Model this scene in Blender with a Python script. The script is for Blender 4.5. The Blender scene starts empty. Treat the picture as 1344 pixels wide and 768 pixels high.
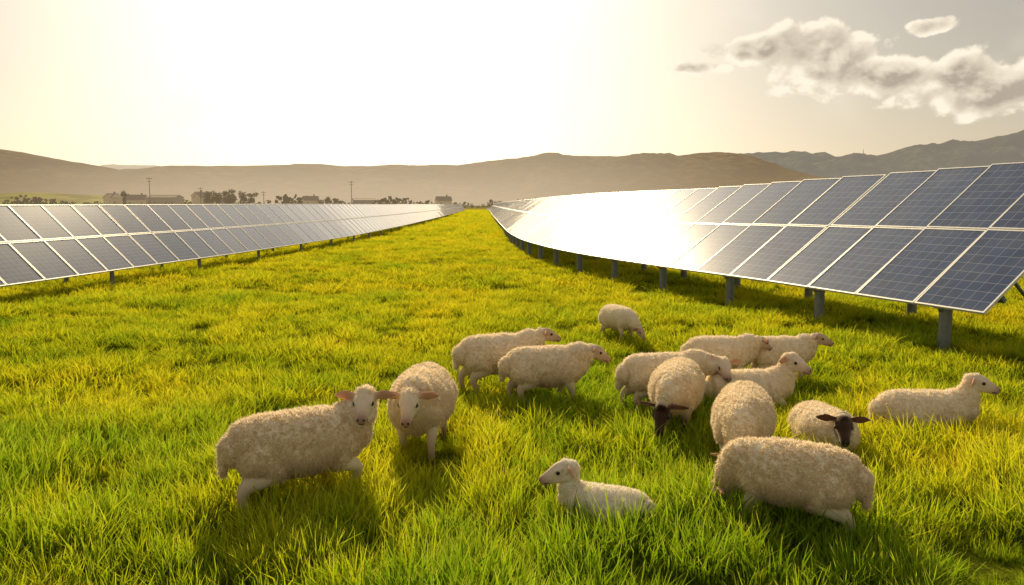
import bpy, math, random
import numpy as np
from mathutils import Vector, Quaternion, kdtree, noise as mn
random.seed(7); rng=np.random.default_rng(7)
scene=bpy.context.scene
scene.view_settings.view_transform='Standard'; scene.view_settings.look='None'; scene.view_settings.exposure=0
COL=scene.collection

# ------------------------------------------------------------ helpers
def link(o,parent=None):
    COL.objects.link(o)
    if parent: o.parent=parent
    return o
def mesh_obj(name,verts,faces,mats=(),parent=None,smooth=False,midx=None,linkit=True):
    me=bpy.data.meshes.new(name)
    me.from_pydata([tuple(v) for v in verts],[],[tuple(f) for f in faces])
    for m in mats: me.materials.append(m)
    if midx is not None: me.polygons.foreach_set('material_index',midx)
    if smooth: me.polygons.foreach_set('use_smooth',[True]*len(me.polygons))
    me.update()
    o=bpy.data.objects.new(name,me)
    if linkit: link(o,parent)
    return o
def empty(name):
    e=bpy.data.objects.new(name,None); e.empty_display_size=0.3
    return link(e)
class MB:
    def __init__(s): s.v=[]; s.f=[]; s.m=[]
    def box(s,c,ax,ay,az,m=0):
        c=Vector(c); ax=Vector(ax);ay=Vector(ay);az=Vector(az); b=len(s.v)
        for i in (-1,1):
            for j in (-1,1):
                for k in (-1,1): s.v.append(c+ax*i+ay*j+az*k)
        for q in ((0,1,3,2),(4,6,7,5),(0,4,5,1),(2,3,7,6),(0,2,6,4),(1,5,7,3)):
            s.f.append([b+i for i in q]); s.m.append(m)
    def cyl(s,p0,p1,r0,r1=None,n=12,m=0):
        r1=r0 if r1 is None else r1
        p0=Vector(p0);p1=Vector(p1);t=(p1-p0).normalized()
        a=t.orthogonal().normalized(); c=t.cross(a); b=len(s.v)
        for p,r in((p0,r0),(p1,r1)):
            for i in range(n):
                g=2*math.pi*i/n; s.v.append(p+a*math.cos(g)*r+c*math.sin(g)*r)
        for i in range(n):
            j=(i+1)%n; s.f.append([b+i,b+j,b+n+j,b+n+i]); s.m.append(m)
        s.f.append([b+n+i for i in range(n)]); s.m.append(m)
        s.f.append([b+n-1-i for i in range(n)]); s.m.append(m)
    def obj(s,name,mats,parent=None,smooth=False): return mesh_obj(name,s.v,s.f,mats,parent,smooth,s.m)

class NT:
    def __init__(s,tree): s.t=tree; s.t.nodes.clear()
    def n(s,typ,**k):
        nd=s.t.nodes.new(typ)
        for a,b in k.items(): setattr(nd,a,b)
        return nd
    def l(s,a,b): s.t.links.new(a,b)
    def put(s,sock,v):
        if isinstance(v,bpy.types.NodeSocket): s.l(v,sock)
        else: sock.default_value=v
    def math(s,op,a,b=0.0,c=None,clamp=False):
        nd=s.n('ShaderNodeMath',operation=op); nd.use_clamp=clamp
        s.put(nd.inputs[0],a); s.put(nd.inputs[1],b)
        if c is not None: s.put(nd.inputs[2],c)
        return nd.outputs[0]
    def mix(s,f,a,b,typ='MIX'):
        nd=s.n('ShaderNodeMix',data_type='RGBA',blend_type=typ)
        s.put(nd.inputs[0],f); s.put(nd.inputs[6],a); s.put(nd.inputs[7],b)
        return nd.outputs[2]
    def noise(s,vec,scale,detail=3,rough=.5,dist=0):
        nd=s.n('ShaderNodeTexNoise'); nd.inputs['Scale'].default_value=scale
        nd.inputs['Detail'].default_value=detail; nd.inputs['Roughness'].default_value=rough
        nd.inputs['Distortion'].default_value=dist
        if vec is not None: s.l(vec,nd.inputs['Vector'])
        return nd.outputs['Fac']
    def ramp(s,f,stops):
        nd=s.n('ShaderNodeValToRGB'); e=nd.color_ramp.elements
        while len(e)<len(stops): e.new(0.5)
        for i,(p,c) in enumerate(stops):
            e[i].position=p; e[i].color=c if len(c)==4 else (*c,1)
        s.l(f,nd.inputs[0]); return nd.outputs[0]
    def smooth(s,f,a,b,lo=0.0,hi=1.0):
        nd=s.n('ShaderNodeMapRange',interpolation_type='SMOOTHSTEP')
        s.put(nd.inputs[0],f)
        for i,v in ((1,a),(2,b),(3,lo),(4,hi)): nd.inputs[i].default_value=v
        return nd.outputs[0]
def C(r,g,b): return (r,g,b,1.0)
def mat(name):
    m=bpy.data.materials.new(name); m.use_nodes=True
    return m,NT(m.node_tree)
def simple(name,col,rough=.7,metal=0,var=.15,scale=6,bump=0,haze=0):
    m,t=mat(name); g=t.n('ShaderNodeNewGeometry')
    f=t.noise(g.outputs['Position'],scale,4)
    k=t.mix(f,C(*[c*(1-var) for c in col]),C(*[min(1,c*(1+var)) for c in col]))
    p=t.n('ShaderNodeBsdfPrincipled'); t.l(k,p.inputs['Base Color'])
    p.inputs['Roughness'].default_value=rough; p.inputs['Metallic'].default_value=metal
    if bump:
        b=t.n('ShaderNodeBump'); b.inputs['Strength'].default_value=bump; t.l(f,b.inputs['Height']); t.l(b.outputs[0],p.inputs['Normal'])
    o=t.n('ShaderNodeOutputMaterial'); out=p.outputs[0]
    if haze:   # distance haze painted into the surface itself as emission
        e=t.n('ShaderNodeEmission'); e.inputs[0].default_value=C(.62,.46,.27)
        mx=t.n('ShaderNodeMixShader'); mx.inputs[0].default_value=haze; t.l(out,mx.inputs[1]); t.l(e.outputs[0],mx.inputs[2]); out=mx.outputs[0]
    t.l(out,o.inputs[0]); return m

# ------------------------------------------------------------ sun + world
AZ,EL=math.radians(-10),math.radians(25)
S=Vector((math.sin(AZ)*math.cos(EL),math.cos(AZ)*math.cos(EL),math.sin(EL)))
L=bpy.data.lights.new('sun','SUN'); L.energy=5.0; L.angle=math.radians(1.2); L.color=(1,.80,.50)
lo=link(bpy.data.objects.new('sun',L)); lo.rotation_euler=S.to_track_quat('Z','Y').to_euler(); lo.location=(-20,60,50)

w=bpy.data.worlds.new("World"); scene.world=w; w.use_nodes=True
t=NT(w.node_tree)
tc=t.n('ShaderNodeTexCoord'); nv=t.n('ShaderNodeVectorMath',operation='NORMALIZE'); t.l(tc.outputs['Generated'],nv.inputs[0]); D=nv.outputs[0]
sp=t.n('ShaderNodeSeparateXYZ'); t.l(D,sp.inputs[0])
az=t.math('ARCTAN2',sp.outputs[0],sp.outputs[1]); el=t.math('ARCSINE',sp.outputs[2])
dt=t.n('ShaderNodeVectorMath',operation='DOT_PRODUCT'); t.l(D,dt.inputs[0]); dt.inputs[1].default_value=S
s=t.math('MAXIMUM',dt.outputs['Value'],0)
sky=t.n('ShaderNodeTexSky',sky_type='NISHITA'); sky.sun_disc=False; sky.sun_elevation=EL; sky.sun_rotation=AZ
sky.dust_density=1.5; sky.air_density=1
skc=t.mix(1.0,sky.outputs[0],C(.022,.021,.019),'MULTIPLY')
def gauss(v,c,r):
    q=t.math('DIVIDE',t.math('SUBTRACT',v,c),r); q=t.math('MULTIPLY',q,q); return t.math('EXPONENT',t.math('MULTIPLY',q,-1))
g1=t.math('MULTIPLY',gauss(az,-.14,.42),t.math('EXPONENT',t.math('MULTIPLY',t.math('ABSOLUTE',el),-1.8)))
g1=t.math('MULTIPLY',g1,.66)
g2=t.math('MULTIPLY',t.math('POWER',s,14),.74)
hz=t.math('EXPONENT',t.math('MULTIPLY',t.math('ABSOLUTE',el),-6.0))
def scol(f,c): return t.mix(1.0,f,c,'MULTIPLY')
a=t.mix(1.0,skc,C(.27,.252,.216),'ADD')
a=t.mix(1.0,a,scol(hz,C(.29,.19,.09)),'ADD')
a=t.mix(1.0,a,scol(g1,C(1,.85,.62)),'ADD')
a=t.mix(1.0,a,scol(g2,C(1,.91,.75)),'ADD')
# clouds
cv=t.n('ShaderNodeCombineXYZ'); t.l(az,cv.inputs[0]); t.l(t.math('MULTIPLY',el,1.3),cv.inputs[1]); cv.inputs[2].default_value=.37
sh=t.n('ShaderNodeVectorMath',operation='ADD'); t.l(cv.outputs[0],sh.inputs[0]); sh.inputs[1].default_value=(-.007,.012,0)
n1=t.noise(cv.outputs[0],22,7,.56,.15); n2=t.noise(sh.outputs[0],22,4,.5,.15)
def ell(a0,e0,ra,re):
    x=t.math('DIVIDE',t.math('SUBTRACT',az,a0),ra); y=t.math('DIVIDE',t.math('SUBTRACT',el,e0),re)
    q=t.math('ADD',t.math('MULTIPLY',x,x),t.math('MULTIPLY',y,y)); return t.math('SUBTRACT',1,t.math('SQRT',q))
m=ell(.365,.165,.085,.048)
for e in ((.42,.142,.09,.030),(.53,.120,.13,.034),(.50,.134,.05,.034),(.475,.190,.030,.012),(.28,.178,.06,.020),(.22,.16,.05,.010),(-1.3,.3,.4,.07),(1.3,.25,.5,.08)):
    m=t.math('MAXIMUM',m,ell(*e))
def dens(nz): return t.math('ADD',t.math('MULTIPLY',m,1.6),t.math('MULTIPLY',t.math('SUBTRACT',nz,.53),2.8))
d1=dens(n1); d2=dens(n2)
al=t.smooth(d1,.05,.42)
light=t.smooth(t.math('SUBTRACT',d1,d2),-.42,.50)
lit=t.math('ADD',t.math('MULTIPLY',light,.85),t.smooth(d1,.25,1.2,.50,-.16),clamp=True)
cc=t.mix(lit,C(.47,.39,.305),C(1.08,.96,.77))
a=t.mix(t.math('MULTIPLY',al,.92),a,cc)
n3=t.noise(cv.outputs[0],5,3,.55,.6)
a=t.mix(t.math('MULTIPLY',t.smooth(n3,.48,.72),.26),a,C(1.02,.92,.75))
bg=t.n('ShaderNodeBackground'); t.l(a,bg.inputs[0]); bg.inputs[1].default_value=1.0
o=t.n('ShaderNodeOutputWorld'); t.l(bg.outputs[0],o.inputs[0])

# ------------------------------------------------------------ ground
def gh(x,y):
    f=1/(1+ (max(0,y-120)/200)**2)
    return (mn.noise(Vector((x*.35,y*.35,0)))*.035+mn.noise(Vector((x*.9,y*.9,4)))*.015)*f
def axis(lim0,lim1,d0,grow):
    out=[0];d=d0
    while out[-1]<lim1:
        if out[-1]>lim0: d*=grow
        out.append(out[-1]+d)
    return out
xp=axis(20,5000,.5,1.18); xs=[-a for a in xp[:0:-1]]+xp
yp=axis(45,6000,.5,1.12); ys=[-3000,-800,-200,-60,-20,-8,-3]+yp
V=[(x,y,gh(x,y)) for y in ys for x in xs]; nx=len(xs)
F=[(j*nx+i,j*nx+i+1,(j+1)*nx+i+1,(j+1)*nx+i) for j in range(len(ys)-1) for i in range(nx-1)]
m_ground,t=mat('meadow_ground')
g=t.n('ShaderNodeNewGeometry'); sp=t.n('ShaderNodeSeparateXYZ'); t.l(g.outputs['Position'],sp.inputs[0])
nf=t.noise(g.outputs['Position'],9,4,.7); nb=t.noise(g.outputs['Position'],.25,3,.6)
near=t.ramp(nf,[(.3,(.05,.07,.006)),(.7,(.21,.24,.012))])
far=t.ramp(nb,[(.3,(.46,.41,.02)),(.7,(.58,.49,.03))])
k=t.mix(t.smooth(sp.outputs[1],10,60),near,far)
mp=t.n('ShaderNodeMapping'); mp.inputs['Scale'].default_value=(.004,.012,1); t.l(g.outputs['Position'],mp.inputs[0])
nfld=t.noise(mp.outputs[0],1.0,3)
fld=t.ramp(nfld,[(.35,(.24,.20,.07)),(.5,(.34,.28,.09)),(.65,(.20,.19,.06))])
k=t.mix(t.smooth(sp.outputs[1],260,420),k,fld)
p=t.n('ShaderNodeBsdfDiffuse'); t.l(k,p.inputs[0])
b=t.n('ShaderNodeBump'); b.inputs['Strength'].default_value=.8; b.inputs['Distance'].default_value=.08; t.l(nf,b.inputs['Height']); t.l(b.outputs[0],p.inputs['Normal'])
o=t.n('ShaderNodeOutputMaterial'); t.l(p.outputs[0],o.inputs[0])
mesh_obj('ground',V,F,[m_ground],smooth=True)

# ------------------------------------------------------------ sheep
def catmull(P,n):
    P=np.array(P,float); out=[]
    Q=np.vstack([2*P[0]-P[1],P,2*P[-1]-P[-2]])
    for i in range(1,len(Q)-2):
        for k in range(n):
            u=k/n
            out.append(.5*((2*Q[i])+(-Q[i-1]+Q[i+1])*u+(2*Q[i-1]-5*Q[i]+4*Q[i+1]-Q[i+2])*u*u+(-Q[i-1]+3*Q[i]-3*Q[i+1]+Q[i+2])*u**3))
    out.append(P[-1]); return np.array(out)
class Body:
    def __init__(s): s.v=[];s.f=[];s.c=[]
    def tube(s,pts,rad,cols,up,n=4,seg=16,cap=1.0):
        A=[list(p)+list(r)+list(c) for p,r,c in zip(pts,rad,cols)]
        A=catmull(A,n); P=A[:,:3];R=np.maximum(A[:,3:5],.004);K=A[:,5:]
        t0=P[0]-P[1]; t0/=np.linalg.norm(t0); t1=P[-1]-P[-2]; t1/=np.linalg.norm(t1)
        pre=[];post=[]
        for a in (1.0,.9,.65,.35):
            pre.append((P[0]+t0*R[0].min()*a*cap, R[0]*math.sqrt(max(0,1-a*a))+.001,K[0]))
            post.append((P[-1]+t1*R[-1].min()*a*cap,R[-1]*math.sqrt(max(0,1-a*a))+.001,K[-1]))
        post=post[::-1]
        P=np.vstack([[q[0] for q in pre],P,[q[0] for q in post]]);R=np.vstack([[q[1] for q in pre],R,[q[1] for q in post]]);K=np.vstack([[q[2] for q in pre],K,[q[2] for q in post]])
        T=np.gradient(P,axis=0); T/=np.linalg.norm(T,axis=1)[:,None]
        b=len(s.v); up=np.array(up,float)
        for p,r,kk,tt in zip(P,R,K,T):
            sd=np.cross(tt,up); sd/=np.linalg.norm(sd)+1e-9; u=np.cross(sd,tt)
            for i in range(seg):
                g=2*math.pi*i/seg
                s.v.append(p+sd*r[0]*math.cos(g)+u*r[1]*math.sin(g)); s.c.append(kk)
        m=len(P)
        for j in range(m-1):
            for i in range(seg):
                i2=(i+1)%seg; s.f.append((b+j*seg+i,b+j*seg+i2,b+(j+1)*seg+i2,b+(j+1)*seg+i))
        s.f.append([b+seg-1-i for i in range(seg)]); s.f.append([b+(m-1)*seg+i for i in range(seg)])

m_fleece,t=mat('sheep_fleece')
at=t.n('ShaderNodeAttribute',attribute_name='col'); tc=t.n('ShaderNodeTexCoord')
n1=t.noise(tc.outputs['Object'],70,3,.7)
k=t.mix(t.smooth(n1,.35,.7,.0,.20),at.outputs['Color'],C(.5,.38,.24),'MULTIPLY')
p=t.n('ShaderNodeBsdfPrincipled'); t.l(k,p.inputs['Base Color']); p.inputs['Roughness'].default_value=.95; p.inputs['Specular IOR Level'].default_value=.1
p.inputs['Sheen Weight'].default_value=.4; p.inputs['Sheen Roughness'].default_value=.5; p.inputs['Sheen Tint'].default_value=C(1,.86,.62)
b=t.n('ShaderNodeBump'); b.inputs['Strength'].default_value=.35; b.inputs['Distance'].default_value=.006; t.l(n1,b.inputs['Height']); t.l(b.outputs[0],p.inputs['Normal'])
o=t.n('ShaderNodeOutputMaterial'); t.l(p.outputs[0],o.inputs[0])
m_lock,t=mat('sheep_wool_locks')
at=t.n('ShaderNodeAttribute',attribute_name='col')
d=t.n('ShaderNodeBsdfDiffuse'); tr=t.n('ShaderNodeBsdfTranslucent'); t.l(at.outputs['Color'],d.inputs[0]); t.l(at.outputs['Color'],tr.inputs[0])
mx=t.n('ShaderNodeMixShader'); mx.inputs[0].default_value=.58; t.l(d.outputs[0],mx.inputs[1]); t.l(tr.outputs[0],mx.inputs[2])
o=t.n('ShaderNodeOutputMaterial'); t.l(mx.outputs[0],o.inputs[0])
m_eye=simple('sheep_eye',(.012,.008,.006),.15)

WOOL=(.90,.78,.59)
PAL={ 'white':((.82,.67,.51),(.70,.52,.39),(.68,.36,.24)),
      'tan':((.60,.43,.29),(.48,.32,.22),(.46,.22,.13)),
      'dark':((.055,.028,.02),(.07,.04,.03),(.17,.07,.045))}
def sheep(name,x,y,hd,s=1.0,lie=False,poll=(.62,0,.84),hyaw=0,hpitch=-20,kind='white',
          legs=((0,0),(0,0),(0,0),(0,0)),bend=0.0,hs=1.15,locks=14000,fat=1.07,seed=0,lamb=False,wool=WOOL,roll=0):
    B=Body(); W=wool; dark=kind=='dark'
    face,facem,ear=PAL[kind]
    leg=(.10,.06,.045) if dark else (.44,.30,.19)
    nose=(.03,.02,.02) if dark else (.42,.25,.20)
    hoof=(.08,.06,.045)
    zc=.25 if lie else .49
    if lamb: fat*=.80
    xs=[-.48,-.42,-.31,-.15,.03,.20,.33,.42]
    hh=[.11,.175,.21,.218,.225,.215,.19,.13]
    hw=[.10,.165,.20,.222,.232,.21,.17,.11]
    zz=[.01,.015,.005,-.003,-.008,-.003,.01,.03]
    wf=1.1 if lie else 1.0
    by=lambda xx: bend*(xx*xx)*(1 if xx>0 else .3)
    B.tube([(a,by(a),zc+c) for a,c in zip(xs,zz)],[(b*fat*wf,h*fat*(.94 if lie else 1)) for b,h in zip(hw,hh)],[W]*8,(0,0,1),seg=24)
    P=Vector(poll); yw=math.radians(hyaw); pt=math.radians(hpitch)
    f=Vector((math.cos(pt)*math.cos(yw),math.cos(pt)*math.sin(yw),math.sin(pt)))
    sd=Vector((-math.sin(yw),math.cos(yw),0))
    if roll: sd=Quaternion(f,math.radians(roll))@sd
    u=f.cross(sd)
    n0=Vector((.27,by(.27),zc+.05)); n1_=Vector((.40,by(.4),zc+.12 if P.z>zc-.1 else zc+.02)); e=P-f*.01
    mid=n1_.lerp(e,.55)+Vector((.02,0,-.01))
    B.tube([n0,n1_,mid,e],[(.14*fat,.16*fat),(.125*fat,.145*fat),(.092,.108),(.064*hs/1.15,.068*hs/1.15)],[W,W,W,W],(0,.02,1) if abs((e-n0).normalized().z)<.9 else (1,0,0),seg=20)
    h=hs
    hp=[(-.035,.0),(.02,.008),(.065,.006),(.11,-.004),(.155,-.014),(.195,-.022)]
    hr=[(.055,.058),(.060,.074),(.056,.072),(.044,.058),(.037,.046),(.033,.034)]
    B.tube([P+f*a*h+u*b*h for a,b in hp],[(a*h,b*h) for a,b in hr],[W,W if kind=='white' else face,face,face,facem,nose],u,seg=18,cap=.55)
    for sg in (-1,1):
        B.tube([P+f*.045*h+sd*sg*.045*h+u*.04*h,P+f*.085*h+sd*sg*.041*h+u*.034*h],[(.018*h,.016*h)]*2,[face]*2,u,seg=10)
        B.tube([P+f*.03*h+sd*sg*.033*h-u*.025*h,P+f*.09*h+sd*sg*.024*h-u*.035*h],[(.032*h,.035*h),(.02*h,.022*h)],[face]*2,u,seg=10)
        ed=(sd*sg*1.0-f*.15-Vector((0,0,.08))).normalized()
        b0=P+f*.0*h+sd*sg*.045*h+u*.035*h
        B.tube([b0,b0+ed*.05*h,b0+ed*.10*h,b0+ed*.145*h],[(.016,.018),(.013,.036*h),(.011,.036*h),(.009,.012)],[face,ear,ear,ear],u,seg=12,cap=.6)
    for i,(fx,sy) in enumerate(((1,1),(1,-1),(-1,1),(-1,-1))):
        dx,lift=legs[i]; yy=.115*sy*fat
        if fx==1:
            bb=by(.27)
            if lie:
                pts=[(.26,.10*sy+bb,.24),(.25,.15*sy+bb,.15),(.40,.15*sy+bb,.075),(.30,.13*sy+bb,.04),(.24,.12*sy+bb,.035)]
            elif lift: pts=[(.28,yy*.9+bb,.44),(.27,yy+bb,.34),(.37+dx*.3,yy+bb,.25),(.31+dx*.3,yy+bb,.13),(.29+dx*.3,yy+bb,.08)]
            else: pts=[(.28,yy*.9+bb,.44),(.24+dx*.1,yy+bb,.34),(.275+dx*.55,yy+bb,.21),(.265+dx,yy+bb,.075),(.30+dx,yy+bb,.028)]
            rr=[(.09,.10),(.068,.082),(.042,.045),(.030,.032),(.034,.037)]
        else:
            if lie: pts=[(-.28,.12*sy,.26),(-.10,.20*sy,.17),(-.36,.20*sy,.07),(-.22,.20*sy,.04),(-.16,.20*sy,.035)]
            elif lift: pts=[(-.32,yy*.9,.46),(-.19+dx*.3,yy,.36),(-.38+dx*.3,yy,.29),(-.40+dx*.3,yy,.15),(-.42+dx*.3,yy,.10)]
            else: pts=[(-.32,yy*.9,.46),(-.24+dx*.25,yy*1.05,.35),(-.405+dx*.7,yy,.225),(-.385+dx,yy,.075),(-.355+dx,yy,.028)]
            rr=[(.13,.155),(.095,.115),(.046,.053),(.031,.035),(.035,.038)]
        B.tube(pts,[(a*(1 if j>1 else fat),b*(1 if j>1 else fat)) for j,(a,b) in enumerate(rr)],[W,W,tuple(.5*(p_+q_) for p_,q_ in zip(W,leg)) if not dark else leg,leg,hoof],(1,0,0.05) if not lie else (0.05,0.1,1),seg=12)
    B.tube([(-.48,0,zc+.06),(-.55,.0,zc-.0),(-.56,.01,max(.06,zc-.16))],[(.035,.03),(.035,.03),(.022,.02)],[W]*3,(1,0,0),seg=10)
    me=bpy.data.meshes.new('tmp'); me.from_pydata([tuple(v) for v in B.v],[],B.f); me.update()
    ob=bpy.data.objects.new('tmp',me); COL.objects.link(ob)
    r=ob.modifiers.new('r','REMESH'); r.mode='VOXEL'; r.voxel_size=.0115; r.adaptivity=0
    sm=ob.modifiers.new('s','SMOOTH'); sm.factor=.5; sm.iterations=4
    dg=bpy.context.evaluated_depsgraph_get(); ev=ob.evaluated_get(dg); em=ev.to_mesh()
    nV=len(em.vertices); co=np.empty(nV*3); em.vertices.foreach_get('co',co); co=co.reshape(-1,3)
    no=np.empty(nV*3); em.vertices.foreach_get('normal',no); no=no.reshape(-1,3)
    faces=[tuple(p.vertices) for p in em.polygons]
    ev.to_mesh_clear(); bpy.data.objects.remove(ob); bpy.data.meshes.remove(me)
    kd=kdtree.KDTree(len(B.v))
    for i,v in enumerate(B.v): kd.insert(v,i)
    kd.balance(); BC=np.array(B.c)
    col=np.empty((nV,3))
    for i in range(nV):
        q=kd.find_n(co[i],4); ww=np.array([1/(a[2]+.004) for a in q]); col[i]=(BC[[a[1] for a in q]]*ww[:,None]).sum(0)/ww.sum()
    woolw=np.clip(1-np.abs(col-np.array(W)).sum(1)/.16,0,1)
    so=Vector((seed*3.7,seed*1.3,0))
    for i in range(nV):
        if woolw[i]>0:
            v=Vector(co[i])+so
            co[i]+=no[i]*woolw[i]*(.014+.009*mn.noise(v*5)+.0045*mn.noise(v*16)+.003*mn.noise(v*40))
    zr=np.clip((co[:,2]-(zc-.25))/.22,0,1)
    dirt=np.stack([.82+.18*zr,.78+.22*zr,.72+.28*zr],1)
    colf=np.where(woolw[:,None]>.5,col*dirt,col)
    nf=len(faces); fa=np.array([f_[:3] for f_ in faces])
    ar=np.linalg.norm(np.cross(co[fa[:,1]]-co[fa[:,0]],co[fa[:,2]]-co[fa[:,0]]),axis=1)*woolw[fa[:,0]]**2
    R=np.random.default_rng(seed+11)
    pick=R.choice(nf,locks,p=ar/ar.sum())
    w3=R.dirichlet((1,1,1),locks)
    base=(co[fa[pick]]*w3[:,:,None]).sum(1); nn=no[fa[pick,0]]
    fl=np.array([[mn.noise(Vector(p)*22+so),mn.noise(Vector(p)*22+so+Vector((9,0,0))),mn.noise(Vector(p)*22+so+Vector((0,9,0)))] for p in base])
    dr=nn*.65+fl*.65+np.array([-.22,0,-.42])+R.normal(0,.2,(locks,3))
    dr/=np.linalg.norm(dr,axis=1)[:,None]
    ln=R.uniform(.014,.036,locks)[:,None]*(.8 if lamb else 1)
    sdv=np.cross(dr,nn+R.normal(0,.25,(locks,3))); sdv/=np.linalg.norm(sdv,axis=1)[:,None]+1e-9
    wd=R.uniform(.0025,.005,locks)[:,None]
    b0=base-nn*.003
    lv=np.stack([b0-sdv*wd,b0+sdv*wd,b0+dr*ln],1).reshape(-1,3)
    lc=np.repeat(colf[fa[pick,0]]*R.uniform(.86,1.10,(locks,1)),3,0)
    lf=[(nV+3*i,nV+3*i+1,nV+3*i+2) for i in range(locks)]
    allv=[*map(tuple,co),*map(tuple,lv)]; allf=faces+lf; mi=[0]*nf+[1]*locks
    allc=[*colf,*lc]
    def sph(c,r,sq=(1,1,1),colr=(0,0,0)):
        b=len(allv)
        for a in range(1,6):
            th=math.pi*a/6
            for k in range(8):
                ph=2*math.pi*k/8; q=f*(math.sin(th)*math.cos(ph)*r*sq[0])+sd*(math.sin(th)*math.sin(ph)*r*sq[1])+u*(math.cos(th)*r*sq[2])
                allv.append(tuple(c+q)); allc.append(colr)
        for a in range(4):
            for k in range(8):
                k2=(k+1)%8; allf.append((b+a*8+k,b+a*8+k2,b+(a+1)*8+k2,b+(a+1)*8+k)); mi.append(2)
        allf.append(tuple(b+k for k in range(8))); mi.append(2); allf.append(tuple(b+32+k for k in range(8))[::-1]); mi.append(2)
    for sg in(-1,1):
        sph(P+f*.076*h+sd*sg*.050*h+u*.024*h,.0165*h)
        sph(P+f*.206*h+sd*sg*.017*h-u*.008*h,.008*h)
        sph(P+f*.17*h+sd*sg*.032*h-u*.034*h,.02*h,(1.1,.18,.18))
    sph(P+f*.208*h-u*.034*h,.015*h,(.3,1.1,.24))
    me=bpy.data.meshes.new(name); me.from_pydata(allv,[],allf)
    for mm in (m_fleece,m_lock,m_eye): me.materials.append(mm)
    me.polygons.foreach_set('material_index',mi)
    me.polygons.foreach_set('use_smooth',[k!=1 for k in mi])
    ca=me.color_attributes.new('col','FLOAT_COLOR','POINT')
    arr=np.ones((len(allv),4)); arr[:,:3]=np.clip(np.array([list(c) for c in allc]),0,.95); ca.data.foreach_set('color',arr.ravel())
    me.update()
    o=bpy.data.objects.new(name,me); link(o)
    o.location=(x,y,gh(x,y)-.005); o.rotation_euler=(0,0,math.radians(hd)); o.scale=(s,s,s)
    return o

walk=((.06,0),(-.08,0),(-.07,0),(.05,0))
walk2=((-.08,0),(.10,1),(.05,0),(-.06,0))
SH=[
 dict(name='sheep',x=-1.62,y=5.95,hd=30,s=1.02,poll=(.50,-.03,.75),hyaw=-118,hpitch=-20,legs=walk2,seed=1,locks=44000,bend=-.05,hs=1.25,fat=1.03),
 dict(name='sheep',x=-.84,y=7.25,hd=-93,s=1.03,poll=(.57,.0,.62),hyaw=0,hpitch=-30,legs=walk,seed=2,locks=40000,hs=1.3,fat=1.15),
 dict(name='sheep',x=-.16,y=9.7,hd=18,s=.97,poll=(.60,0,.70),hyaw=-5,hpitch=-12,legs=walk,seed=3,locks=20000,kind='tan'),
 dict(name='sheep',x=.40,y=9.05,hd=8,s=.92,poll=(.60,0,.66),hyaw=-12,hpitch=-25,legs=((-.1,0),(.05,0),(-.05,0),(.08,0)),seed=4,locks=22000,kind='tan'),
 dict(name='sheep',x=1.80,y=13.3,hd=-62,s=.80,poll=(.58,.08,.30),hyaw=20,hpitch=-45,seed=5,locks=10000,kind='tan'),
 dict(name='sheep',x=1.68,y=8.70,hd=10,s=.90,poll=(.74,-.08,.58),hyaw=-95,hpitch=-26,legs=walk,seed=6,locks=20000,bend=-.1,hs=1.3),
 dict(name='sheep',x=1.64,y=7.80,hd=-108,s=.98,poll=(.50,-.06,.38),hyaw=-10,hpitch=-50,kind='dark',seed=7,locks=26000,hs=1.35,legs=((.02,0),(-.06,0),(0,0),(.05,0))),
 dict(name='sheep',x=2.66,y=10.0,hd=0,s=.85,poll=(.56,-.05,.66),hyaw=20,hpitch=-25,seed=8,locks=16000,kind='tan'),
 dict(name='sheep',x=2.66,y=8.80,hd=6,s=.93,lie=True,poll=(.50,-.03,.58),hyaw=-50,hpitch=-14,seed=9,locks=18000,hs=1.35),
 dict(name='sheep',x=3.50,y=10.2,hd=5,s=.82,poll=(.55,-.03,.70),hyaw=-25,hpitch=-12,seed=10,locks=16000,hs=1.25,kind='tan'),
 dict(name='sheep',x=1.99,y=6.70,hd=-108,s=.98,poll=(.55,-.02,.26),hyaw=-10,hpitch=-55,seed=12,locks=34000),
 dict(name='sheep',x=1.97,y=5.45,hd=150,s=.88,poll=(.53,.0,.26),hyaw=15,hpitch=-55,legs=walk,seed=13,locks=46000),
 dict(name='lamb',x=.66,y=5.52,hd=158,s=.62,lie=True,poll=(.42,.03,.60),hyaw=24,hpitch=-14,seed=14,locks=24000,hs=1.7,lamb=True,wool=(.90,.82,.66),fat=1.25),
 dict(name='sheep',x=2.92,y=7.25,hd=-84,s=.80,lie=True,poll=(.46,-.04,.46),hyaw=-20,hpitch=-30,kind='dark',seed=15,locks=20000,hs=1.5,fat=1.2),
 dict(name='sheep',x=4.20,y=7.92,hd=-4,s=.90,lie=True,poll=(.50,0,.58),hyaw=-22,hpitch=-10,seed=16,locks=20000,hs=1.3),
]
for k in SH: sheep(**k)

# ------------------------------------------------------------ grass
m_grass,t=mat('grass_blades')
tn=t.n('ShaderNodeAttribute',attribute_name='tint'); tn.attribute_type='INSTANCER'
uvn=t.n('ShaderNodeAttribute',attribute_name='tip')
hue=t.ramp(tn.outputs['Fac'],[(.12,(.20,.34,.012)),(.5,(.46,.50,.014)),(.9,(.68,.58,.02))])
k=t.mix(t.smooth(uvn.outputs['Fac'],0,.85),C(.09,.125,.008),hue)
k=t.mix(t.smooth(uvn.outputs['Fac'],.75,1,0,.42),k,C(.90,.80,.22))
d=t.n('ShaderNodeBsdfDiffuse'); tr=t.n('ShaderNodeBsdfTranslucent'); t.l(k,d.inputs[0])
k2=t.mix(1.0,k,C(1.4,1.35,.8),'MULTIPLY'); t.l(k2,tr.inputs[0])
mx=t.n('ShaderNodeMixShader'); mx.inputs[0].default_value=.6; t.l(d.outputs[0],mx.inputs[1]); t.l(tr.outputs[0],mx.inputs[2])
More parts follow.
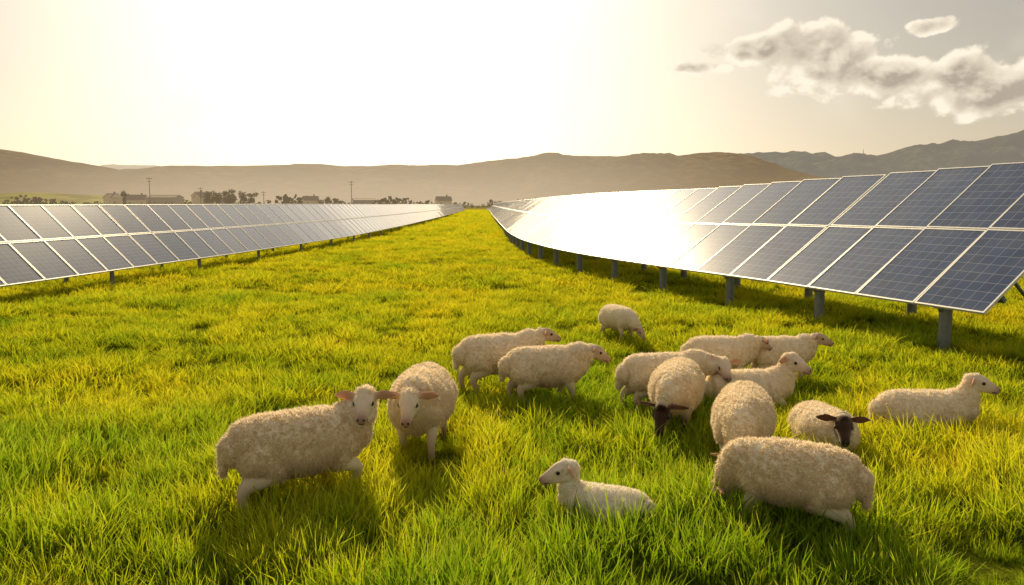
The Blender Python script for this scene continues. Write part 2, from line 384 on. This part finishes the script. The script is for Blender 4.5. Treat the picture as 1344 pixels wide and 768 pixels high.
o=t.n('ShaderNodeOutputMaterial'); t.l(mx.outputs[0],o.inputs[0])

gcol=bpy.data.collections.new('grass_tufts')
def tuft(i,nbld,rad,h0,h1,wid):
    R=np.random.default_rng(100+i); v=[];f=[];tip=[]
    for b in range(nbld):
        a=R.uniform(0,2*math.pi); rr=rad*math.sqrt(R.uniform()); bx,by=rr*math.cos(a),rr*math.sin(a)
        h=R.uniform(h0,h1)*(1-.35*rr/rad); la=a+R.normal(0,.8); lean=h*R.uniform(.1,.7)
        lx,ly=math.cos(la)*lean,math.sin(la)*lean; wa=R.uniform(0,math.pi); wx,wy=math.cos(wa)*wid,math.sin(wa)*wid
        k=len(v); w=R.uniform(.7,1.3)
        for u_,q in((0,1),(.55,.85)):
            cx,cy,cz=bx+lx*u_**2,by+ly*u_**2,h*(u_-.15*u_*u_*lean/h)
            v.append((cx-wx*q*w,cy-wy*q*w,cz-.02));v.append((cx+wx*q*w,cy+wy*q*w,cz-.02)); tip+= [u_,u_]
        v.append((bx+lx,by+ly,h*(1-.3*lean/h)-.02)); tip.append(1)
        f+=[(k,k+1,k+3,k+2),(k+2,k+3,k+4)]
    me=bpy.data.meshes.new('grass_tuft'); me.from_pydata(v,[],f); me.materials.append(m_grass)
    at=me.attributes.new('tip','FLOAT','POINT'); at.data.foreach_set('value',tip)
    me.polygons.foreach_set('use_smooth',[True]*len(f))
    o=bpy.data.objects.new('tuft',me); gcol.objects.link(o)
for i in range(6): tuft(i,70,.15,.13,.32,.0046)

pts=[];scl=[];tint=[]
lying=[(k['x'],k['y'],.36*k['s']) for k in SH if k.get('lie')]
def zone(y0,y1,xf,xadd,dens,sc,xmax=99):
    n=int((y1-y0)*2*min(xf*(y0+y1)/2+xadd,xmax)*dens)
    ww=min(xf*y1+xadd,xmax); cnt=0
    while cnt<n:
        y=random.uniform(y0,y1); x=random.uniform(-ww,ww)
        if abs(x)>xf*y+xadd: continue
        cnt+=1
        if any((x-a)**2+(y-b)**2<r*r for (a,b,r) in lying): continue
        nz=mn.noise(Vector((x*.8,y*.8,7)))+.7*mn.noise(Vector((x*2.3,y*2.3,2)))
        if y<9 and nz<-.35 and random.random()<.45: continue
        hz=1.25 if y<5.8 else max(.74,1.25-(y-5.8)*.13)
        v=sc*(1+.6*nz)*random.uniform(.75,1.25)
        v=max(v,.4*sc)
        pts.append((x,y,gh(x,y))); scl.append((v,v*hz if y<20 else v*.55))
        far=min(1,max(0,(y-5)/17))
        tint.append(.32+.28*far+.38*mn.noise(Vector((x*.35,y*.35,11)))+.25*mn.noise(Vector((x*1.6,y*1.6,5)))+random.uniform(-.17,.17))
zone(3.2,9,.72,1.5,42,1.08)
zone(9,20,.70,2,19,1.15)
zone(20,55,.70,2,5.5,1.7,30)
zone(55,130,.5,2,1.5,2.8,28)
zone(130,260,.5,2,.5,4.2,34)
me=bpy.data.meshes.new('meadow_grass'); me.from_pydata(pts,[],[])
at=me.attributes.new('sc','FLOAT_VECTOR','POINT'); at.data.foreach_set('vector',np.array([(a,a,b) for a,b in scl],dtype=np.float32).ravel())
at=me.attributes.new('tint','FLOAT','POINT'); at.data.foreach_set('value',np.array(tint,dtype=np.float32))
go=bpy.data.objects.new('meadow_grass',me); link(go)
ng=bpy.data.node_groups.new('scatter','GeometryNodeTree')
ng.interface.new_socket('Geometry',in_out='INPUT',socket_type='NodeSocketGeometry'); ng.interface.new_socket('Geometry',in_out='OUTPUT',socket_type='NodeSocketGeometry')
N=ng.nodes; gi=N.new('NodeGroupInput'); gout=N.new('NodeGroupOutput')
ci=N.new('GeometryNodeCollectionInfo'); ci.inputs[0].default_value=gcol; ci.inputs['Separate Children'].default_value=True; ci.inputs['Reset Children'].default_value=True
ip=N.new('GeometryNodeInstanceOnPoints'); ip.inputs['Pick Instance'].default_value=True
rv=N.new('FunctionNodeRandomValue'); rv.data_type='FLOAT_VECTOR'; rv.inputs[0].default_value=(-.15,-.15,0); rv.inputs[1].default_value=(.15,.15,6.283)
na=N.new('GeometryNodeInputNamedAttribute'); na.data_type='FLOAT_VECTOR'; na.inputs[0].default_value='sc'
ri=N.new('FunctionNodeRandomValue'); ri.data_type='INT'; ri.inputs[4].default_value=0; ri.inputs[5].default_value=5
Lk=ng.links.new
Lk(gi.outputs[0],ip.inputs['Points']); Lk(ci.outputs[0],ip.inputs['Instance']); Lk(rv.outputs[0],ip.inputs['Rotation']); Lk(na.outputs[0],ip.inputs['Scale'])
Lk(ri.outputs[2],ip.inputs['Instance Index']); Lk(ip.outputs[0],gout.inputs[0])
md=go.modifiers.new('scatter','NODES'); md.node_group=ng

# ------------------------------------------------------------ solar arrays
m_glass,t=mat('photovoltaic_glass')
uv=t.n('ShaderNodeUVMap',uv_map='uv'); sp=t.n('ShaderNodeSeparateXYZ'); t.l(uv.outputs[0],sp.inputs[0])
def line(c,n,wd):
    fr=t.math('FRACT',t.math('MULTIPLY',c,n)); dd=t.math('MINIMUM',fr,t.math('SUBTRACT',1,fr)); return t.math('LESS_THAN',dd,wd)
l1=t.math('MAXIMUM',line(sp.outputs[0],6,.028),line(sp.outputs[1],9,.028))
l2=line(sp.outputs[0],24,.05)
fl=t.n('ShaderNodeVectorMath',operation='FLOOR'); ml=t.n('ShaderNodeVectorMath',operation='MULTIPLY'); t.l(uv.outputs[0],ml.inputs[0]); ml.inputs[1].default_value=(6,9,1); t.l(ml.outputs[0],fl.inputs[0])
g=t.n('ShaderNodeNewGeometry')
wn=t.n('ShaderNodeTexWhiteNoise'); t.l(fl.outputs[0],wn.inputs[0])
base=t.mix(wn.outputs[0],C(.016,.042,.12),C(.026,.062,.17))
base=t.mix(t.math('MULTIPLY',l2,.35),base,C(.14,.17,.24))
base=t.mix(t.math('MULTIPLY',l1,.65),base,C(.32,.36,.44))
dn=t.noise(g.outputs['Position'],1.7,3,.65)
base=t.mix(t.smooth(dn,.35,.75,.02,.10),base,C(.5,.44,.34))      # dust film
p=t.n('ShaderNodeBsdfPrincipled'); t.l(base,p.inputs['Base Color']); p.inputs['IOR'].default_value=1.4; p.inputs['Roughness'].default_value=.30
p.inputs['Specular IOR Level'].default_value=.035
p.inputs['Coat Weight'].default_value=1; p.inputs['Coat IOR'].default_value=1.42; t.l(t.smooth(dn,.3,.7,.025,.05),p.inputs['Coat Roughness'])
o=t.n('ShaderNodeOutputMaterial'); t.l(p.outputs[0],o.inputs[0])
m_frame=simple('aluminium_frame',(.72,.71,.68),.5,.3,.05)
m_steel=simple('galvanised_steel',(.20,.22,.23),.5,.5,.25,14)
m_back=simple('panel_backsheet',(.45,.45,.44),.7)

def array(path,side,z0,W,tilt0,tilt1,pw,post_r,post_step):
    root=empty('solar_panel_array')
    path=np.array(path,float); P=catmull(path,40)
    seg=np.linalg.norm(np.diff(P,axis=0),axis=1); S_=np.concatenate([[0],np.cumsum(seg)])
    def at(s_):
        s_=min(s_,S_[-1]-.01); i=np.searchsorted(S_,s_,side='right')-1; u=(s_-S_[i])/seg[i]; p=P[i]*(1-u)+P[i+1]*u
        return Vector((p[0],p[1],0))
    def til(s_): return tilt0+(tilt1-tilt0)*min(1,s_/12)
    gv=[];gf=[];guv=[];fm=MB();pm=MB();bm=MB()
    n=int(S_[-1]/pw); hw=W/2
    for i in range(n):
        ct,st=math.cos(til(i*pw)),math.sin(til(i*pw))
        a=at(i*pw); b=at((i+1)*pw); d=(b-a); ln=d.length; d=d/ln
        o_=Vector((d.y,-d.x,0))*side
        up=o_*ct+Vector((0,0,st)); nn=(d.cross(up))
        if nn.z<0: nn=-nn
        A=a+Vector((0,0,z0+mn.noise(Vector((a.x*.05,a.y*.05,3)))*.03))
        for r in range(2):
            c0=A+up*(r*hw+.012)+d*.010; ww=ln-.02; hh=hw-.024; fw=.028
            k=len(gv); tw=random.uniform(-.003,.003)
            gq=[c0+d*fw+up*fw,c0+d*(ww-fw)+up*fw,c0+d*(ww-fw)+up*(hh-fw),c0+d*fw+up*(hh-fw)]
            gv+= [q+nn*(.030+tw*sg) for q,sg in zip(gq,(-1,1,1,-1))]; gf.append((k,k+1,k+2,k+3)); guv+=[(0,0),(1,0),(1,1),(0,1)]
            cen=c0+d*ww/2+up*hh/2
            bm.box(cen+nn*.008,d*(ww/2-fw-.001),up*(hh/2-fw-.001),nn*.004)
            for q in (fw/2,hh-fw/2): fm.box(c0+d*ww/2+up*q+nn*.018,d*(ww/2),up*(fw/2),nn*.02)
            for q in (fw/2,ww-fw/2): fm.box(c0+d*q+up*hh/2+nn*.018,d*(fw/2),up*(hh/2-fw),nn*.02)
        for q in (.22,.78,1.22,1.78):
            fc=A+d*ln/2+up*(q*hw)-nn*.055; pm.box(fc,d*(ln/2),up*.03,nn*.045)
    s_=.9
    while s_<S_[-1]-.5:
        ct,st=math.cos(til(s_)),math.sin(til(s_))
        a=at(s_); b=at(s_+.2); d=(b-a).normalized(); o_=Vector((d.y,-d.x,0))*side; up=o_*ct+Vector((0,0,st)); nn=d.cross(up)
        if nn.z<0: nn=-nn
        A=a+Vector((0,0,z0))
        pm.box(A+up*hw-nn*.14,d*.04,up*(hw-.08),nn*.045)
        for q in (.10,1.55):
            top=A+up*(q*hw)-nn*.15
            pm.cyl((top.x,top.y,-.1),(top.x,top.y,top.z+.02),post_r,n=14)
            pm.box((top.x,top.y,top.z),d*(post_r+.03),o_*(post_r+.03),Vector((0,0,.012)))
        c1=A+up*(1.55*hw)-nn*.15; pm.cyl((c1.x,c1.y,.35),A+up*(.75*hw)-nn*.17,.03,n=8)
        s_+=post_step
    me=bpy.data.meshes.new('glass'); me.from_pydata([tuple(v) for v in gv],[],gf); me.materials.append(m_glass)
    ul=me.uv_layers.new(name='uv')
    li=[l.vertex_index for l in me.loops]; ul.data.foreach_set('uv',np.array([guv[i] for i in li]).ravel())
    me.update(); go_=bpy.data.objects.new('glass',me); link(go_,root)
    fm.obj('frames',[m_frame],root); pm.obj('posts_and_rails',[m_steel],root); bm.obj('backsheets',[m_back],root)
RP=[(6.86,11.45),(5.98,14.1),(5.2,16.6),(4.1,19.6),(2.84,23.4),(1.78,27.3),(.95,31.9),(.29,37.6),(-.32,48),(-1.15,70),(-2.7,113),(-4.9,180),(-8,260)]
LP=[(-12.0,11.5),(-11.75,15),(-11.3,19.7),(-10.9,24.5),(-10.3,30),(-9.4,42),(-9.2,55),(-9.95,102),(-12.6,190),(-15,260)]
array(RP,1,.68,3.78,math.radians(38.5),math.radians(33),1.30,.095,2.95)
array(LP,-1,.45,2.62,math.radians(44.5),math.radians(44.5),1.30,.06,5.0)

# ------------------------------------------------------------ hills
def hillmat(name,dark,haze,hf):  # hill colour with aerial haze painted in as surface emission
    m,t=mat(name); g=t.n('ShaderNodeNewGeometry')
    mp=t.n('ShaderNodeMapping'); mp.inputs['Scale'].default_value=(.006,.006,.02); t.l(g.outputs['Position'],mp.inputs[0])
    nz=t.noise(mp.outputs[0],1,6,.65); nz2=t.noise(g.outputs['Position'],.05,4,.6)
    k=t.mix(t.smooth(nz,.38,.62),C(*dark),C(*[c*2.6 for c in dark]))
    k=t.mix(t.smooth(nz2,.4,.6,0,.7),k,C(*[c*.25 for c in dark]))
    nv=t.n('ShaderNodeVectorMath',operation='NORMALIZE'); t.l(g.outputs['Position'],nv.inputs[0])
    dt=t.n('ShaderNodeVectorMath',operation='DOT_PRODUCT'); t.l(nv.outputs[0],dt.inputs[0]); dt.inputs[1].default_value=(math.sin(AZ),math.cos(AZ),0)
    gl=t.smooth(dt.outputs['Value'],.88,1.0,.0,.55)  # painted glow: emission turns paler towards the sun's azimuth
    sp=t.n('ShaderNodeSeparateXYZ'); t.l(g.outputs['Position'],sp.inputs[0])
    low=t.smooth(sp.outputs[2],0,95,.20,-.08)  # stronger painted haze at the hill foot, less at the crest
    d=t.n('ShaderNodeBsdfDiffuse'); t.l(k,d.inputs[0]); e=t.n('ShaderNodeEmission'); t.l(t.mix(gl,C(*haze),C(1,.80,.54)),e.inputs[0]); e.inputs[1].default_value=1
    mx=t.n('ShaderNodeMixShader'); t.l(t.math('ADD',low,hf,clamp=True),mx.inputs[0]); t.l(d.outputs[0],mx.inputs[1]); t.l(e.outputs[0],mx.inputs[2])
    o=t.n('ShaderNodeOutputMaterial'); t.l(mx.outputs[0],o.inputs[0]); return m
def hill(prof,Y,m,depth,seed,amp=.10):
    xs=np.linspace(prof[0][0],prof[-1][0],260); zs=np.interp(xs,[p[0] for p in prof],[p[1] for p in prof])
    zs=np.convolve(np.pad(zs,4,'edge'),np.ones(9)/9,'valid')
    rows=34; V=[]
    for j in range(rows):
        u=j/(rows-1)
        for x,z in zip(xs,zs):
            y=Y-depth+depth*1.6*u
            q=u*1.6
            prof_=math.sin(min(1,q)*math.pi/2)**1.3 if q<1 else math.cos((q-1)/.6*math.pi/2)
            spur=mn.fractal(Vector((x/110+seed,y/300,seed)),.8,2,4)*amp*z*math.sin(min(1,q)*math.pi)+mn.noise(Vector((x/16,y/16,seed)))*.012*z*min(1,q)
            V.append((x,y,max(-2,z*prof_+spur)-1))
    n=len(xs)
    F=[(j*n+i,j*n+i+1,(j+1)*n+i+1,(j+1)*n+i) for j in range(rows-1) for i in range(n-1)]
    mesh_obj('hill',V,F,[m],smooth=True)
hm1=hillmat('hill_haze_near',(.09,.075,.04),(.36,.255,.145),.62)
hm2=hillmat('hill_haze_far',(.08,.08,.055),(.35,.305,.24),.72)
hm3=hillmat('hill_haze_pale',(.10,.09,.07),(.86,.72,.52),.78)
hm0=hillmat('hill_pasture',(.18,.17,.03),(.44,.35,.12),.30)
Y=1500
c1=[(-1400,90),(-965,108),(-900,97),(-850,86),(-780,76),(-720,63),(-690,62),(-640,68),(-600,75),(-490,70),(-390,76),(-330,73),(-230,74),(-130,71),(-80,76),(-20,85),(45,91),(130,93),(210,90),(285,91),(370,97),(430,86),(490,70),(540,54),(640,27),(760,5)]
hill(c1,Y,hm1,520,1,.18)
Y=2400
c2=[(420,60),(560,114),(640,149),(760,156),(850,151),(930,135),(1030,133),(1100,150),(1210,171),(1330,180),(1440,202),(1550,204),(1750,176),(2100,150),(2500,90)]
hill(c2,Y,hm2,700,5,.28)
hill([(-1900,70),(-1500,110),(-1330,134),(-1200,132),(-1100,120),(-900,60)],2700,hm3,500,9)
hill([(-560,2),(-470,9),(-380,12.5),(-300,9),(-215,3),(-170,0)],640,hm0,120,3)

# ------------------------------------------------------------ distant trees, houses, poles
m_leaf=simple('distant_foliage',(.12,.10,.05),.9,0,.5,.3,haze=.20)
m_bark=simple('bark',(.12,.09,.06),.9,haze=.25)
def leafclump(v,f,c,r,n,R,flat=.8):
    for i in range(n):
        p=Vector(R.normal(0,.5,3))
        if p.length>1: p.normalize()
        p=Vector((c[0]+p.x*r,c[1]+p.y*r,c[2]+p.z*r*flat))
        a=Vector(R.normal(0,1,3)).normalized(); b=a.orthogonal().normalized(); q=R.uniform(.12,.26)*r
        k=len(v); v+= [p+a*q,p+b*q,p-a*q,p-b*q]; f.append((k,k+1,k+2,k+3))
def tree(x,y,h,seed):
    R=np.random.default_rng(seed); root=empty('deciduous_tree'); root.location=(x,y,0)
    tb=MB(); tb.cyl((0,0,-.3),(0,0,h*.55),h*.03,h*.014,8)
    v=[];f=[]
    for i in range(9):
        a=R.uniform(0,6.28); r=R.uniform(.06,.22)*h; z=R.uniform(.35,.88)*h
        c=(math.cos(a)*r,math.sin(a)*r,z); tb.cyl((0,0,h*R.uniform(.25,.5)),c,h*.012,h*.004,6)
        leafclump(v,f,c,h*R.uniform(.12,.2),60,R)
    tb.obj('trunk',[m_bark],root); mesh_obj('crown',v,f,[m_leaf],root)
for i,(x,y,h) in enumerate([(-151,400,8.5),(-147,398,9.4),(-143,401,9.0),(-139,399,9.6),(-135,402,8.8),(-131,404,8.6),(-251,520,11),(-92,420,6),(-120,520,7.5),(-190,430,6),(-205,445,7),(-66,450,5.5)]): tree(x,y,h,40+i)
v=[];f=[];R=np.random.default_rng(5)
for x in np.arange(-330,330,3.2):
    yy=470+25*math.sin(x*.021)+R.normal(0,3); hh=R.uniform(2.0,3.8)*(1+.7*mn.noise(Vector((x*.03,0,0))))
    if R.uniform()<.08: hh*=1.5
    leafclump(v,f,(x,yy,hh*.6),hh*1.1,34,R,.65)
mesh_obj('distant_tree_line',v,f,[m_leaf])
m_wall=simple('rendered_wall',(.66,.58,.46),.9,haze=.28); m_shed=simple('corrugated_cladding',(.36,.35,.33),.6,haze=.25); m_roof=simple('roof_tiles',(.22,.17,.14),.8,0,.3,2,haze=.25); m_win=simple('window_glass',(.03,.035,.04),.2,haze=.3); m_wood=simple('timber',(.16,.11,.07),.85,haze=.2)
def house(name,x,y,l,w,h,rot,wall=None):
    wall=wall or m_wall
    r=empty(name); r.location=(x,y,0); r.rotation_euler=(0,0,rot)
    rise=.34 if name=='farmhouse' else .14
    b=MB(); b.box((0,0,h/2-.1),(l/2,0,0),(0,w/2,0),(0,0,h/2+.1))
    k=len(b.v); b.v+=[Vector(q) for q in ((-l/2,-w/2,h),(-l/2,w/2,h),(-l/2,0,h+w*rise),(l/2,-w/2,h),(l/2,w/2,h),(l/2,0,h+w*rise))]; b.f+=[(k,k+2,k+1),(k+3,k+4,k+5)]; b.m+=[0,0]
    b.obj('walls',[wall],r)
    rf=MB()
    for sg in(-1,1):
        d=Vector((0,sg*w/2,-w*rise)); rf.box(Vector((0,sg*w/4,h+w*rise/2+.15))+Vector((0,sg*.1,-.07)),(l/2+.3,0,0),d*.56,(0,0,.09))
    if name=='farmhouse': rf.box((l*.25,.6,h+w*rise+.5),(.35,0,0),(0,.35,0),(0,0,.7))
    rf.obj('roof',[m_roof],r)
    wn_=MB(); n=max(2,int(l/2.8))
    for i in range(n):
        xx=-l/2+(i+.5)*l/n
        if i==n//2: continue
        for sg in(-1,1): wn_.box((xx,sg*(w/2+.02),h*.55),(.5,0,0),(0,.04,0),(0,0,.6))
    wn_.obj('windows',[m_win],r)
    dd=MB(); xx=-l/2+(n//2+.5)*l/n; dd.box((xx,-w/2-.02,1.05),(.5,0,0),(0,.04,0),(0,0,1.05)); dd.obj('door',[m_wood],r)
for i,(nm,x,y,l,w_,h,ro) in enumerate([('farmhouse',-201,430,9,7,4.6,.2),('warehouse',-184,425,16,9,5.6,-.1),('farmhouse',-166,432,8,7,5.6,.9),('warehouse',-157,440,9,7,5.8,.1),('farmhouse',-112,446,8,6,4.4,.4),('warehouse',-84,455,12,7,4.4,.3),('farmhouse',-213,428,7,6,5.6,1.2),('farmhouse',-175,450,7,6,6.8,1.2),('farmhouse',-38,445,8,6,4.2,.3),('warehouse',30,448,14,8,4.2,-.2)]):
    house(nm,x,y,l,w_,h,ro,m_shed if nm=='warehouse' else None)
def pole(x,y,z0,h):
    b=MB(); b.cyl((0,0,-.5),(0,0,h),.2,.12,8); b.box((0,0,h-.7),(1.3,0,0),(0,.08,0),(0,0,.09)); b.box((0,0,h-1.9),(.9,0,0),(0,.08,0),(0,0,.08))
    for q in(-1.2,0,1.2): b.cyl((q,0,h-.62),(q,0,h-.3),.07,.05,6)
    o=b.obj('utility_pole',[m_wood]); o.location=(x,y,z0)
pole(-158,350,0,14); pole(-74,370,0,13); pole(-163,420,0,11); pole(-130,420,0,9)
# lattice mast on the right-hand ridge
b=MB(); H=34
for i in range(3):
    g0=2*math.pi*i/3; g1_=2*math.pi*(i+1)/3
    b.cyl((1.6*math.cos(g0),1.6*math.sin(g0),0),(.5*math.cos(g0),.5*math.sin(g0),H),.28,.2,6)
    for j in range(8):
        r0=1.6-1.1*j/8; r1=1.6-1.1*(j+1)/8
        b.cyl((r0*math.cos(g0),r0*math.sin(g0),H*j/8),(r1*math.cos(g1_),r1*math.sin(g1_),H*(j+1)/8),.12,.12,5)
b.cyl((0,0,H-.5),(0,0,H+4),.3,.15,6)
mo=b.obj('radio_mast',[m_wood]); mo.location=(1045,2400,128)

# ------------------------------------------------------------ camera
cam=bpy.data.cameras.new('camera'); cam.lens=28; cam.sensor_width=36; cam.clip_end=20000; cam.clip_start=.05
co_=link(bpy.data.objects.new('camera',cam)); co_.location=(0,0,2.3); co_.rotation_euler=(math.radians(90-6.34),0,0)
scene.camera=co_
